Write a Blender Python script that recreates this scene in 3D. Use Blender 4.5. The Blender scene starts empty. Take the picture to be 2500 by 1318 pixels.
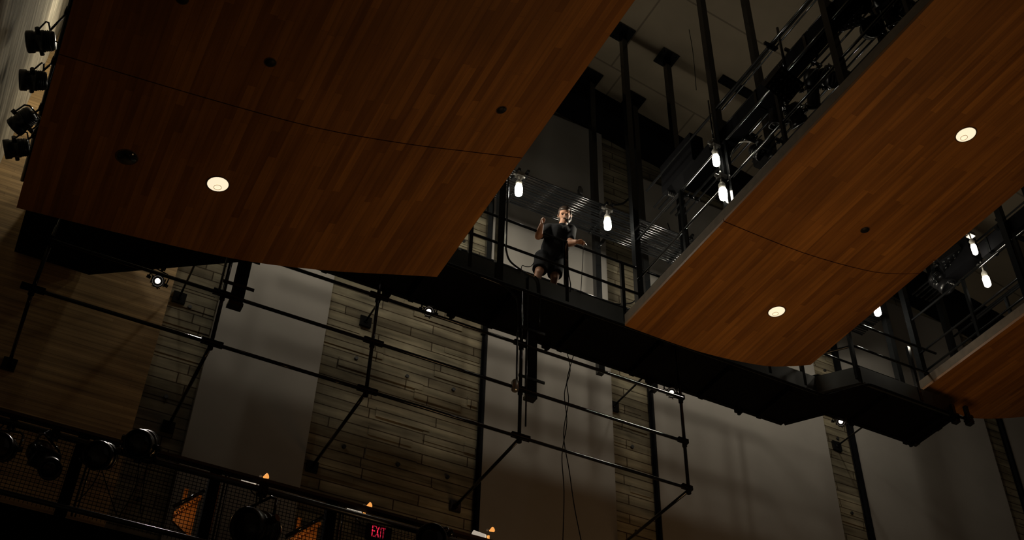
import bpy, bmesh, math, random
from mathutils import Vector, Matrix
random.seed(7)
V = Vector
S = bpy.context.scene
C = S.collection
# ------------------------------------------------------------ camera, light, exposure
FPX, CX, CY = 2859.56, 1250.0, 659.0
YAW, PITCH, ROLL = (math.radians(v) for v in (25.9081, 41.35085, 1.79217))
FW = Vector((math.sin(YAW)*math.cos(PITCH), math.cos(YAW)*math.cos(PITCH), math.sin(PITCH)))
_r = Vector((math.cos(YAW), -math.sin(YAW), 0)); _u = _r.cross(FW)
RT = _r*math.cos(ROLL) + _u*math.sin(ROLL); UP = RT.cross(FW)
cam = bpy.data.objects.new('camera', bpy.data.cameras.new('camera')); C.objects.link(cam)
cam.data.sensor_width = 36; cam.data.lens = FPX/2500*36; cam.data.clip_end = 200
cam.matrix_world = Matrix(((RT.x, UP.x, -FW.x, 0), (RT.y, UP.y, -FW.y, 0), (RT.z, UP.z, -FW.z, 0), (0, 0, 0, 1)))
S.camera = cam
S.view_settings.view_transform = 'Standard'; S.view_settings.look = 'None'
S.view_settings.exposure = 0.0; S.view_settings.gamma = 1.0
w = bpy.data.worlds.new('hall_air'); S.world = w; w.use_nodes = True
w.node_tree.nodes['Background'].inputs[0].default_value = (1.0, 0.80, 0.62, 1)
w.node_tree.nodes['Background'].inputs[1].default_value = 0.017

def area(name, loc, aim, size, power, col, shape='RECTANGLE', sy=None):
    l = bpy.data.lights.new(name, 'AREA'); l.shape = shape; l.size = size
    l.size_y = sy or size; l.energy = power; l.color = col; l.spread = math.radians(145)
    o = bpy.data.objects.new(name, l); C.objects.link(o); o.location = loc
    o.rotation_euler = (Vector(aim)-Vector(loc)).to_track_quat('-Z', 'Y').to_euler(); return o
# added unseen fill lamp, stands in for warm light bounced up from below
area('warm_fill_light', (8.0, 8.0, 3.0), (8.6, 8.6, 10), 3.0, 52, (1.0, 0.60, 0.28), sy=3.0)

sp = bpy.data.lights.new('gallery_glint_spot', 'SPOT'); sp.energy = 420; sp.color = (1, .9, .78); sp.spot_size = math.radians(48); sp.spot_blend = .6; sp.shadow_soft_size = .12  # added spot beside the left flood, puts glints on the gallery pipes
so_ = bpy.data.objects.new('gallery_glint_spot', sp); C.objects.link(so_); so_.location = (1.35, 11.9, 9.4)
so_.rotation_euler = (Vector((1.1, 9.5, 5.25))-so_.location).to_track_quat('-Z', 'Y').to_euler()

def ray(px, py): return FW + RT*((px-CX)/FPX) - UP*((py-CY)/FPX)
def on_x(px, py, v): d = ray(px, py); return d*(v/d.x)     # where the sight line of a photo point meets x = v, y = v, z = v
def on_y(px, py, v): d = ray(px, py); return d*(v/d.y)
def on_z(px, py, v): d = ray(px, py); return d*(v/d.z)

# ------------------------------------------------------------ materials
def newmat(name):
    m = bpy.data.materials.new(name); m.use_nodes = True
    return m, m.node_tree, m.node_tree.nodes['Principled BSDF']
def plain(name, col, rough=0.5, metal=0.0, var=0.15, scale=6.0, spec=0.5, bump=0.0, emit=None, es=0):
    m, t, b = newmat(name)
    n = t.nodes.new('ShaderNodeTexNoise'); n.inputs['Scale'].default_value = scale; n.inputs['Detail'].default_value = 4
    tc = t.nodes.new('ShaderNodeTexCoord'); t.links.new(tc.outputs['Object'], n.inputs['Vector'])
    r = t.nodes.new('ShaderNodeValToRGB')
    r.color_ramp.elements[0].position = 0.3; r.color_ramp.elements[1].position = 0.7
    r.color_ramp.elements[0].color = tuple(c*(1-var) for c in col)+(1,)
    r.color_ramp.elements[1].color = tuple(min(1, c*(1+var)) for c in col)+(1,)
    t.links.new(n.outputs['Fac'], r.inputs['Fac']); t.links.new(r.outputs['Color'], b.inputs['Base Color'])
    b.inputs['Roughness'].default_value = rough; b.inputs['Metallic'].default_value = metal
    b.inputs['Specular IOR Level'].default_value = spec
    if bump:
        bp = t.nodes.new('ShaderNodeBump'); bp.inputs['Strength'].default_value = bump; bp.inputs['Distance'].default_value = 0.01
        t.links.new(n.outputs['Fac'], bp.inputs['Height']); t.links.new(bp.outputs['Normal'], b.inputs['Normal'])
    if emit:
        b.inputs['Emission Color'].default_value = emit+(1,); b.inputs['Emission Strength'].default_value = es
    return m
def boards(name, axes, bw, rh, c1, c2, mortar, msize, rough, grain=(1, 1, 1), gcol=0.25, bump=0.3, blotch=0.2, spec=0.4, bias=0.0, offset=0.5, rot=0):
    """board / plank pattern. axes: which object axes run along the board and across it, e.g. 'yx'"""
    m, t, b = newmat(name); N = t.nodes.new; L = t.links.new
    tc = N('ShaderNodeTexCoord'); sx = N('ShaderNodeSeparateXYZ'); L(tc.outputs['Object'], sx.inputs[0])
    cb = N('ShaderNodeCombineXYZ'); L(sx.outputs[axes[0].upper()], cb.inputs[0]); L(sx.outputs[axes[1].upper()], cb.inputs[1])
    br = N('ShaderNodeTexBrick'); L(cb.outputs[0], br.inputs['Vector'])
    br.inputs['Scale'].default_value = 1; br.inputs['Brick Width'].default_value = bw; br.inputs['Row Height'].default_value = rh
    br.inputs['Mortar Size'].default_value = msize; br.inputs['Mortar Smooth'].default_value = 0.2; br.inputs['Bias'].default_value = bias
    br.offset = offset; br.offset_frequency = 2; br.squash = 0.62; br.squash_frequency = 3
    br.inputs['Color1'].default_value = c1+(1,); br.inputs['Color2'].default_value = c2+(1,); br.inputs['Mortar'].default_value = mortar+(1,)
    mp = N('ShaderNodeMapping'); mp.inputs['Scale'].default_value = grain; L(cb.outputs[0], mp.inputs[0])
    n1 = N('ShaderNodeTexNoise'); n1.inputs['Scale'].default_value = 1; n1.inputs['Detail'].default_value = 6; L(mp.outputs[0], n1.inputs['Vector'])
    n2 = N('ShaderNodeTexNoise'); n2.inputs['Scale'].default_value = 0.9; n2.inputs['Detail'].default_value = 5; L(tc.outputs['Object'], n2.inputs['Vector'])
    mr = N('ShaderNodeMapRange'); mr.inputs[1].default_value = 0.3; mr.inputs[2].default_value = 0.7
    mr.inputs[3].default_value = 1-gcol; mr.inputs[4].default_value = 1+gcol; L(n1.outputs['Fac'], mr.inputs[0])
    mr2 = N('ShaderNodeMapRange'); mr2.inputs[1].default_value = 0.3; mr2.inputs[2].default_value = 0.7
    mr2.inputs[3].default_value = 1-blotch; mr2.inputs[4].default_value = 1+blotch; L(n2.outputs['Fac'], mr2.inputs[0])
    mu = N('ShaderNodeMath'); mu.operation = 'MULTIPLY'; L(mr.outputs[0], mu.inputs[0]); L(mr2.outputs[0], mu.inputs[1])
    vm = N('ShaderNodeVectorMath'); vm.operation = 'SCALE'; L(br.outputs['Color'], vm.inputs[0]); L(mu.outputs[0], vm.inputs['Scale'])
    L(vm.outputs[0], b.inputs['Base Color'])
    b.inputs['Roughness'].default_value = rough; b.inputs['Specular IOR Level'].default_value = spec
    bp = N('ShaderNodeBump'); bp.inputs['Strength'].default_value = bump; bp.inputs['Distance'].default_value = 0.02; bp.invert = True
    L(br.outputs['Fac'], bp.inputs['Height']); L(bp.outputs['Normal'], b.inputs['Normal'])
    return m
M = {}
M['black'] = plain('black_gloss_paint', (0.006, 0.0065, 0.007), 0.11, spec=0.45)
M['matte'] = plain('black_flat_paint', (0.005, 0.005, 0.006), 0.8, spec=0.06)
M['fascia'] = plain('dark_grey_steel_paint', (0.030, 0.035, 0.034), 0.42, var=0.3, scale=2.5)
M['housing'] = plain('black_fixture_enamel', (0.008, 0.008, 0.009), 0.3, spec=0.5)
M['steel'] = plain('bare_steel', (0.35, 0.34, 0.32), 0.3, 0.9)
M['cable'] = plain('black_rubber_cable', (0.008, 0.008, 0.008), 0.85, spec=0.15)
M['greybox'] = plain('grey_painted_box', (0.30, 0.36, 0.40), 0.5)
M['orangeknob'] = plain('orange_plastic', (0.7, 0.12, 0.03), 0.4)
M['fabric'] = plain('grey_fabric_wall_covering', (0.265, 0.25, 0.23), 0.95, var=0.06, scale=1.2, spec=0.1)
M['paleband'] = plain('pale_raw_edge_board', (0.095, 0.066, 0.038), 0.8, var=0.2, scale=8)
M['warmlens'] = plain('lit_diffuser_cream', (0.9, 0.85, 0.7), 0.5, emit=(1.0, 0.83, 0.58), es=1.02)
M['dimlens'] = plain('lit_lamp_base_cream', (0.5, 0.4, 0.3), 0.5, emit=(1.0, 0.72, 0.45), es=0.42)
M['railsteel'] = plain('worn_black_steel_pipe', (0.09, 0.09, 0.09), 0.3, 0.8)
M['shade'] = plain('lit_white_lamp_shade', (0.7, 0.68, 0.62), 0.5, emit=(1.0, 0.85, 0.68), es=0.4)
M['jar'] = plain('lit_glass_jar', (0.9, 0.9, 0.85), 0.3, emit=(1.0, 0.91, 0.74), es=150)
M['jar2'] = plain('lit_glass_jar_half_power', (0.9, 0.9, 0.85), 0.3, emit=(1.0, 0.91, 0.74), es=25)
M['flood'] = plain('lit_flood_lens', (0.9, 0.9, 0.85), 0.3, emit=(1.0, 0.88, 0.72), es=3.5)
M['lens'] = plain('dark_glass_lens', (0.01, 0.011, 0.013), 0.08, spec=0.8)
M['hole'] = plain('unlit_recess', (0.004, 0.004, 0.004), 0.6)
M['skin'] = plain('skin', (0.42, 0.22, 0.14), 0.5, var=0.1, scale=12)
M['shirt'] = plain('black_tshirt_cloth', (0.005, 0.0055, 0.007), 0.95, bump=0.3, scale=9, spec=0.2)
M['shorts'] = plain('black_shorts_cloth', (0.005, 0.006, 0.008), 0.95, bump=0.3, scale=9, spec=0.2)
M['hair'] = plain('dark_brown_hair', (0.030, 0.018, 0.012), 0.5, scale=40, var=0.5)
M['print'] = plain('grey_shirt_print', (0.16, 0.16, 0.16), 0.8)
M['white'] = plain('white_enamel', (0.7, 0.68, 0.62), 0.35)
M['red'] = plain('red_lit_letters', (0.6, 0.02, 0.04), 0.5, emit=(1.0, 0.03, 0.09), es=0.75)
M['orangelight'] = plain('amber_light_glow', (0.8, 0.4, 0.1), 0.5, emit=(1.0, 0.40, 0.09), es=0.9)
M['whitelight'] = plain('lit_white_lamp_end', (0.8, 0.8, 0.7), 0.5, emit=(1.0, 0.82, 0.6), es=0.6)
M['ply'] = plain('orange_varnished_ply_and_glint', (0.55, 0.22, 0.05), 0.5, var=0.25, scale=7)
M['brownrail'] = plain('brown_wood_cap', (0.10, 0.05, 0.025), 0.5, var=0.3)
M['wood'] = boards('narrow_oak_strips', 'yx', 1.5, 0.085, (0.43, 0.19, 0.044), (0.255, 0.106, 0.025), (0.20, 0.085, 0.022), 0.0016, 0.55, (0.9, 22, 1), 0.20, 0.04, 0.14, 0.3)
M['cladding'] = boards('brown_wall_boards', 'xz', 2.2, 0.055, (0.47, 0.31, 0.14), (0.36, 0.23, 0.10), (0.25, 0.15, 0.06), 0.002, 0.6, (0.5, 16, 1), 0.40, 0.1, 0.2, 0.3)
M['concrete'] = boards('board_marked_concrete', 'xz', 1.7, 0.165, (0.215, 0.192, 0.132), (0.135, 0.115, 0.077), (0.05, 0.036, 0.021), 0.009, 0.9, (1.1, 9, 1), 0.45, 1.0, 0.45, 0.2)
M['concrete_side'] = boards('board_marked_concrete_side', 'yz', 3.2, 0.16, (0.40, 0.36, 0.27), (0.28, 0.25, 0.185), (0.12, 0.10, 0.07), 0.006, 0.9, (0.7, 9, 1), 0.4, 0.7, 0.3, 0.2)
M['ceil'] = boards('painted_ceiling_slabs', 'xy', 2.6, 2.0, (0.26, 0.218, 0.155), (0.245, 0.203, 0.146), (0.15, 0.122, 0.088), 0.018, 0.9, (1, 1, 1), 0.08, 0.3, 0.1, 0.1, offset=0.0)
M['floor'] = boards('stage_floor_boards', 'xy', 2.0, 0.1, (0.30, 0.17, 0.08), (0.22, 0.12, 0.05), (0.05, 0.03, 0.02), 0.003, 0.5)

# ------------------------------------------------------------ geometry helpers
class MB:
    def __init__(s): s.bm = bmesh.new()
    def box(s, a, b):
        x0, y0, z0 = a; x1, y1, z1 = b
        v = [s.bm.verts.new(p) for p in ((x0,y0,z0),(x1,y0,z0),(x1,y1,z0),(x0,y1,z0),(x0,y0,z1),(x1,y0,z1),(x1,y1,z1),(x0,y1,z1))]
        for f in ((3,2,1,0),(4,5,6,7),(0,1,5,4),(1,2,6,5),(2,3,7,6),(3,0,4,7)): s.bm.faces.new([v[i] for i in f])
        return s
    def cbox(s, c, size, mat=None):
        """box centred on c, turned by 3x3 mat"""
        c = Vector(c); h = [d/2 for d in size]; m = mat or Matrix.Identity(3)
        v = [s.bm.verts.new(c + m @ Vector((i*h[0], j*h[1], k*h[2]))) for k in (-1, 1) for (i, j) in ((-1,-1),(1,-1),(1,1),(-1,1))]
        for f in ((3,2,1,0),(4,5,6,7),(0,1,5,4),(1,2,6,5),(2,3,7,6),(3,0,4,7)): s.bm.faces.new([v[i] for i in f])
        return s
    def prism(s, pts, z0, z1):
        n = len(pts); g = lambda z, i: z[i] if isinstance(z, (list, tuple)) else z
        a = [s.bm.verts.new((p[0], p[1], g(z0, i))) for i, p in enumerate(pts)]; b = [s.bm.verts.new((p[0], p[1], g(z1, i))) for i, p in enumerate(pts)]
        s.bm.faces.new(a[::-1]); s.bm.faces.new(b)
        for i in range(n): j = (i+1) % n; s.bm.faces.new((a[i], a[j], b[j], b[i]))
        bmesh.ops.recalc_face_normals(s.bm, faces=s.bm.faces[:]); return s
    def cone(s, p0, p1, r0, r1, n=14, cap=True):
        p0 = Vector(p0); p1 = Vector(p1); d = (p1-p0).normalized()
        u = d.orthogonal().normalized(); v = d.cross(u)
        R = [[s.bm.verts.new(p + (u*math.cos(2*math.pi*i/n) + v*math.sin(2*math.pi*i/n))*r) for i in range(n)] for p, r in ((p0, r0), (p1, r1))]
        for i in range(n):
            j = (i+1) % n; f = s.bm.faces.new((R[0][i], R[0][j], R[1][j], R[1][i])); f.smooth = True
        if cap: s.bm.faces.new(R[0][::-1]); s.bm.faces.new(R[1])
        return s
    def cyl(s, p0, p1, r, n=14): return s.cone(p0, p1, r, r, n)
    def sweep(s, pts, r, n=8):
        pts = [Vector(p) for p in pts]; rings = []; u = None
        for i, p in enumerate(pts):
            d = (pts[min(i+1, len(pts)-1)] - pts[max(i-1, 0)]).normalized()
            u = d.orthogonal().normalized() if u is None else (u - d*u.dot(d)).normalized()
            v = d.cross(u); rr = r[i] if isinstance(r, (list, tuple)) else r
            rings.append([s.bm.verts.new(p + (u*math.cos(2*math.pi*k/n) + v*math.sin(2*math.pi*k/n))*rr) for k in range(n)])
        for a, b in zip(rings, rings[1:]):
            for k in range(n):
                f = s.bm.faces.new((a[k], a[(k+1) % n], b[(k+1) % n], b[k])); f.smooth = True
        s.bm.faces.new(rings[0][::-1]); s.bm.faces.new(rings[-1]); return s
    def lathe(s, prof, mat, n=20, ring=False):
        """prof: (radius, height) along local z; mat: 4x4 placement"""
        rings = [[s.bm.verts.new(mat @ Vector((r*math.cos(2*math.pi*k/n), r*math.sin(2*math.pi*k/n), z))) for k in range(n)] for r, z in prof]
        for a, b in zip(rings, rings[1:]+(rings[:1] if ring else [])):
            for k in range(n):
                f = s.bm.faces.new((a[k], a[(k+1) % n], b[(k+1) % n], b[k])); f.smooth = True
        if not ring: s.bm.faces.new(rings[0][::-1]); s.bm.faces.new(rings[-1])
        return s
    def ball(s, c, r, seg=16, rings=10, mat=None):
        m = Matrix.Translation(Vector(c)) @ (mat.to_4x4() if mat else Matrix.Identity(4)) @ Matrix.Diagonal(tuple(r if isinstance(r, (tuple, list)) else (r, r, r))+(1,))
        g = bmesh.ops.create_uvsphere(s.bm, u_segments=seg, v_segments=rings, radius=1, matrix=m)
        for v in g['verts']:
            for f in v.link_faces: f.smooth = True
        return s
    def capsule(s, p0, p1, r0, r1, n=14):
        s.cone(p0, p1, r0, r1, n); s.ball(p0, r0, n, 8); s.ball(p1, r1, n, 8); return s
def obj(name, mb, mat, parent=None, loc=None):
    me = bpy.data.meshes.new(name); o = bpy.data.objects.new(name, me)
    off = Vector(loc) if loc is not None else (parent_loc(parent) if parent else Vector((0, 0, 0)))
    for v in mb.bm.verts: v.co -= off
    mb.bm.to_mesh(me); mb.bm.free(); me.materials.append(mat); C.objects.link(o)
    if parent: o.parent = parent
    elif loc is not None: o.location = loc
    return o
def parent_loc(p):
    v = Vector((0, 0, 0))
    while p: v += p.location; p = p.parent
    return v
def tag(o, label=None, cat=None, group=None, kind=None):
    if label: o['label'] = label
    if cat: o['category'] = cat
    if group: o['group'] = group
    if kind: o['kind'] = kind
    return o
def thing(name, label, cat, loc, group=None):
    o = bpy.data.objects.new(name, None); C.objects.link(o); o.location = loc; o.empty_display_size = 0.1
    return tag(o, label, cat, group)
def struct(name, mb, mat, label, cat='room'):
    return tag(obj(name, mb, mat), label, cat, kind='structure')

# ------------------------------------------------------------ the hall
WY = 13.2
cz = lambda x: 17.8 - 0.18*(x-7.6)                      # the ceiling falls towards +x
b = MB(); b.prism([(-1.6, WY), (26, WY), (26, WY+.3), (-1.6, WY+.3)], -1.7, [cz(-1.6), cz(26), cz(26), cz(-1.6)])
struct('wall_back', b, M['concrete'], 'board-marked concrete wall behind the catwalks and fabric panels', 'wall')
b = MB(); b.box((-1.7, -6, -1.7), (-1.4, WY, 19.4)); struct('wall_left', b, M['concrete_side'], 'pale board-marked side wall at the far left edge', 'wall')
b = MB(); b.prism([(-1.7, -8), (26, -8), (26, WY+.3), (-1.7, WY+.3)], [cz(-1.7), cz(26), cz(26), cz(-1.7)], [cz(-1.7)+.3, cz(26)+.3, cz(26)+.3, cz(-1.7)+.3])
struct('ceiling', b, M['ceil'], 'dim painted hall ceiling with slab joints above the catwalks', 'ceiling')
b = MB(); b.box((-1.7, -8, -1.9), (26, WY+.3, -1.7)); struct('floor', b, M['floor'], 'hall floor far below the catwalks', 'floor')
b = MB(); b.prism([(-1.4, 12.62), (26, 12.62), (26, WY), (-1.4, WY)], [cz(-1.4)-.5, cz(26)-.5, cz(26)-.5, cz(-1.4)-.5], [cz(-1.4)-.003, cz(26)-.003, cz(26)-.003, cz(-1.4)-.003])
struct('trim_1', b, M['matte'], 'dark beam where the back wall meets the ceiling', 'beam')
# vertical dark channels at the right edge of each concrete pier
for i, x in enumerate((5.955, 8.985, 13.27, 17.35)):
    q = .03 if x > 13 else .014; b = MB(); b.box((x-q, WY-.10, 4), (x+q, WY-.002, cz(x)-.52)); b.cyl((x-q*2, WY-.03, 4), (x-q*2, WY-.03, cz(x)-.52), .012, 8)
    struct('trim_%d' % (i+2), b, M['matte'], 'dark vertical channel beside a grey wall panel', 'trim')
# grey fabric covered wall panels
def fpanel(x0, x1, label, z0=4.0, top=None):
    b = MB(); z = z0; h = 3.05; first = True
    b.box((x0, WY-.085, z), (x1, WY-.001, cz(x1)-.55))
    tag(obj('wall_panel', b, M['fabric'], loc=((x0+x1)/2, WY-.04, z0)), label, 'wall panel', 'grey fabric panels on the back wall')
fpanel(1.86, 3.42, 'narrow grey fabric wall panel between wood wall and wide concrete pier')
fpanel(5.99, 8.22, 'grey fabric wall panel behind the standing person')
fpanel(9.02, 12.63, 'wide grey fabric wall panel below the kink in the catwalk')
fpanel(13.31, 16.85, 'grey fabric wall panel under the right end of the catwalk')
fpanel(17.4, 21.5, 'grey fabric wall panel at the far right edge')
b = MB(); b.box((-1.399, 12.8, 2), (1.17, WY-.001, 17.6))
tag(obj('wood_cladding', b, M['cladding'], loc=(-.1, 12.8, 2)), 'brown wood boarded wall cladding at left behind pipe grid', 'wall cladding')
# projecting boards and tie holes left by the concrete formwork
b = MB()
for x0, x1 in ((1.2, 1.84), (3.44, 5.9), (8.24, 8.9), (12.65, 13.2), (16.87, 17.28)):
    z = 6.0
    while z < 15.5:
        x = x0 + random.uniform(-.9, 0)
        while x < x1:
            L = random.uniform(.5, 1.5); h = random.choice((.165, .165, .33)); k = random.random()
            a, c = max(x0, x), min(x1, x+L)
            if k < .30 and c-a > .15: b.box((a, WY-random.uniform(.006, .019), z), (c, WY-.0005, z+h-.014))
            x += L
        z += .165*random.choice((1, 2))
struct('trim_6', b, M['concrete'], 'raised board marks on the concrete piers', 'board marks')
b = MB()
for x in (3.95, 4.75, 5.5, 8.6, 1.5, 12.95):
    for z in (7.1, 8.6, 10.1, 11.6, 13.1):
        b.cyl((x, WY-.034, z+(x*7 % 1)*.1), (x, WY-.0, z+(x*7 % 1)*.1), .028, 12)
struct('trim_7', b, M['hole'], 'dark tie holes in the concrete piers', 'tie holes')

# ------------------------------------------------------------ wooden canopies
def canopy(label, prof, rows, left_band, zt=.2):
    loc = (prof[0][0], rows[0], prof[0][1])
    t = thing('wood_canopy', label, 'acoustic ceiling panel', loc, 'curved wooden canopies')
    for y1, y0 in zip(rows, rows[1:]):
        b = MB(); g = .007
        lo = []; hi = []
        for yy in (y0+g, y1-g):
            lo.append([b.bm.verts.new((x, yy, z)) for x, z in prof]); hi.append([b.bm.verts.new((x, yy, z+.045)) for x, z in prof])
        n = len(prof)
        for i in range(n-1):
            b.bm.faces.new((lo[0][i], lo[1][i], lo[1][i+1], lo[0][i+1])); b.bm.faces.new((hi[0][i], hi[0][i+1], hi[1][i+1], hi[1][i]))
            b.bm.faces.new((lo[0][i], lo[0][i+1], hi[0][i+1], hi[0][i])); b.bm.faces.new((lo[1][i], hi[1][i], hi[1][i+1], lo[1][i+1]))
        b.bm.faces.new((lo[0][0], hi[0][0], hi[1][0], lo[1][0])); b.bm.faces.new((lo[0][-1], lo[1][-1], hi[1][-1], hi[0][-1]))
        bmesh.ops.recalc_face_normals(b.bm, faces=b.bm.faces[:])
        o = obj('wood_section', b, M['wood'], t)
    yb, ya = rows[0], rows[-1]
    (xl, zl), (xr, zr) = prof[0], prof[-1]
    b = MB(); b.box((xl, ya, zl+.047), (xl+.03, yb-.01, zl+zt)); obj('side_board', b, M['paleband'], t)['label'] = 'pale raw side board'
    b = MB(); b.box((xr-.03, ya, zr+.047), (xr, yb-.01, zr+.1)); obj('side_board', b, M['matte'], t)
    b = MB()
    for (x0, z0), (x1, z1) in zip(prof, prof[1:]):
        b.prism([(x0+.01, ya), (x1, ya), (x1, yb-.02), (x0+.01, yb-.02)], [z0+.047, z1+.047, z1+.047, z0+.047], [z0+.1, z1+.1, z1+.1, z0+.1])
    obj('backing_frame', b, M['matte'], t)
    return t
PROF1 = [(-.86, 9.07), (.54, 9.215), (1.76, 9.39), (2.78, 9.665), (3.55, 9.93), (4.24, 10.17)]
PROF2 = [(7.155, 10.465), (8.39, 10.465), (9.48, 10.61), (10.06, 10.79), (10.53, 10.99)]
PROF3 = [(12.72, 11.19), (13.3, 11.12), (13.81, 11.09), (14.84, 11.43), (16.1, 11.95)]
def subdiv(p, n=4):     # smooth the bend
    out = []
    for i in range(len(p)-1):
        a = Vector(p[max(0, i-1)]); q = Vector(p[i]); r = Vector(p[i+1]); c = Vector(p[min(len(p)-1, i+2)])
        for k in range(n):
            u = k/n; out.append(tuple(.5*((2*q)+(r-a)*u+(2*a-5*q+4*r-c)*u*u+(3*q-a-3*r+c)*u**3)))
    out.append(tuple(p[-1])); return out
PROF1, PROF2, PROF3 = subdiv(PROF1), subdiv(PROF2), subdiv(PROF3)
def zprof(prof, x):
    for (x0, z0), (x1, z1) in zip(prof, prof[1:]):
        if x0 <= x <= x1: return z0 + (z1-z0)*(x-x0)/(x1-x0)
    return prof[-1][1]
ROWS = [11.0, 8.55, 3.3, 1.0]
canopy('largest oak-strip canopy filling the upper left of the view', PROF1, ROWS, True)
canopy('oak-strip canopy right of centre with two lit downlights', PROF2, ROWS, True)
canopy('oak-strip canopy cut off by the lower right edge of the view', PROF3, ROWS, True)
def on_canopy(px, py, prof):
    z = 10.0
    for _ in range(30): p = on_z(px, py, z); z = zprof(prof, p.x)
    return on_z(px, py, z)
def slope(prof, x): return math.atan2(zprof(prof, x+.1)-zprof(prof, x-.1), .2)
def downlight(px, py, prof, label, lit=True, r=.125):
    p = on_canopy(px, py, prof); a = slope(prof, p.x)
    m = Matrix.Translation(p) @ Matrix.Rotation(-a, 4, 'Y')
    t = thing('downlight', label, 'ceiling light', p, 'downlights let into the wooden canopies' )
    b = MB(); b.lathe([(r*.86, -.003), (r*1.06, -.004), (r*1.06, .012), (r*.86, .012)], m, 28, True); obj('trim_ring', b, M['brownrail'], t)
    if lit:
        b = MB(); b.lathe([(0.001, -.0065), (r*.93, -.0065), (r*.93, -.004), (.001, -.004)], m, 28); obj('diffuser', b, M['warmlens'], t)
        b = MB(); b.lathe([(r*.30, -.012), (r*.36, -.012), (r*.36, -.007), (r*.30, -.007)], m @ Matrix.Translation((.01, .045, 0)), 20, True); obj('lamp_holder', b, M['dimlens'], t)
    else:
        b = MB(); b.lathe([(0.001, -.006), (r*.9, -.006), (r*.9, -.0045), (.001, -.0045)], m, 28); obj('dark_lens', b, M['lens' if r > .08 else 'hole'], t)
    return t
downlight(532, 449, PROF1, 'brightly lit round downlight in the largest canopy')
downlight(1896, 760, PROF2, 'lit round downlight near the lower end of the middle canopy')
downlight(2358, 328, PROF2, 'lit round downlight nearer the upper right corner')
downlight(310, 383, PROF1, 'unlit glossy round downlight left of the lit one', False, .115)
def port(px, py, prof, label):
    t = downlight(px, py, prof, label, False, .06); t.name = 'cable_port'; t['category'] = 'cable port'; t['group'] = 'small dark ports in the canopies'
port(660, 152, PROF1, 'small dark round port in the upper middle of the largest canopy')
port(1224, 268, PROF1, 'small dark round port near right edge of the largest canopy')
port(2112, 561, PROF2, 'small dark round port in the middle canopy')
port(445, -2, PROF1, 'small dark round port cut by the top edge of the view')

# ------------------------------------------------------------ side catwalk
FY, DZ = 11.244, 10.88
side = thing('side_catwalk', 'long black steel catwalk along the back wall with a kink', 'catwalk', (5, FY, 10.7))
front = [(2.3, FY), (10.8, FY), (11.22, 10.70), (13.03, 10.70)]
back = [(13.03, 11.56), (11.21, 11.56), (10.82, 12.13), (2.45, 12.13)]
b = MB(); b.prism(front+back, 10.69, DZ); obj('deck', b, M['matte'], side)
def fascia(p, q, z0=10.68, z1=11.0, th=.03):
    p = Vector((p[0], p[1], 0)); q = Vector((q[0], q[1], 0)); d = (q-p).normalized(); n = Vector((d.y, -d.x, 0))*th
    b = MB(); b.prism([(p+n)[:2], (q+n)[:2], q[:2], p[:2]], z0, z1)
    b.prism([(p+n*2.2)[:2], (q+n*2.2)[:2], q[:2], p[:2]], z0-.012, z0)
    return b
for p, q in zip(front, front[1:]): obj('fascia', fascia(p, q), M['fascia'], side)
for p, q in zip(back, back[1:]): obj('fascia', fascia(p, q), M['matte'], side)
obj('fascia', fascia(front[-1], back[0]), M['matte'], side)
b = MB(); b.prism([(-.82, 11.15), (2.3, 11.15), (1.85, 11.5), (.12, 12.74), (-.82, 12.74)], 9.82, 10.95); obj('landing', b, M['matte'], side)
for x in (3.0, 4.3, 5.55, 6.7, 7.95, 9.2, 10.3, 11.7, 12.8):
    f = FY if x < 11 else 10.70; k = .87
    b = MB(); b.box((x-.04, f+.03, 10.58), (x+.04, f+k, 10.69)); obj('cross_beam', b, M['matte'], side)
for x, y in ((3.95, 12.16), (6.5, 12.16), (9.95, 12.16), (4.95, 12.16), (8.3, 12.16), (12.9, 11.56)):
    b = MB(); b.box((x-.06, y-.05, 10.60), (x+.06, y+.02, 10.69)); b.cyl((x, y-.02, 10.56), (x, y-.02, 10.61), .03, 8); obj('beam_clip', b, M['matte'], side)
def rail_path(o, pts, z, name, r=.021):
    b = MB(); b.sweep([(p[0], p[1], z) for p in pts], r, 10); return obj(name, b, M['black'], o)
def bent(pts, e=.05):
    out = [Vector(pts[0])]
    for a, q, c in zip(pts, pts[1:], pts[2:]):
        a, q, c = Vector(a), Vector(q), Vector(c); out += [q+(a-q).normalized()*e, q+((a-q).normalized()+(c-q).normalized())*e*.25, q+(c-q).normalized()*e]
    return out+[Vector(pts[-1])]
fr = bent([(2.3, FY-.01), (10.8, FY-.01), (11.2, 10.69), (13.03, 10.69)])
rail_path(side, fr, 11.925, 'top_rail'); rail_path(side, fr, 11.41, 'mid_rail')
bk = bent([(13.0, 11.58), (11.2, 11.58), (10.8, 12.14), (2.5, 12.14)])
rail_path(side, bk, 11.925, 'top_rail'); rail_path(side, bk, 11.41, 'mid_rail')
for x in (3.6, 4.79, 6.34, 7.31, 8.9, 9.9, 10.57): b = MB(); b.box((x-.028, FY-.03, 10.75), (x+.028, FY+.02, 11.93)); obj('rail_post', b, M['black'], side)
for x in (11.15, 12.4): b = MB(); b.box((x-.028, 10.66, 10.75), (x+.028, 10.715, 11.82)); obj('rail_post', b, M['black'], side)
for x in (3.2, 5.0, 7.0, 8.4, 9.6, 10.6): b = MB(); b.box((x-.025, 12.12, 10.8), (x+.025, 12.165, 11.93)); obj('rail_post', b, M['black'], side)
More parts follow.
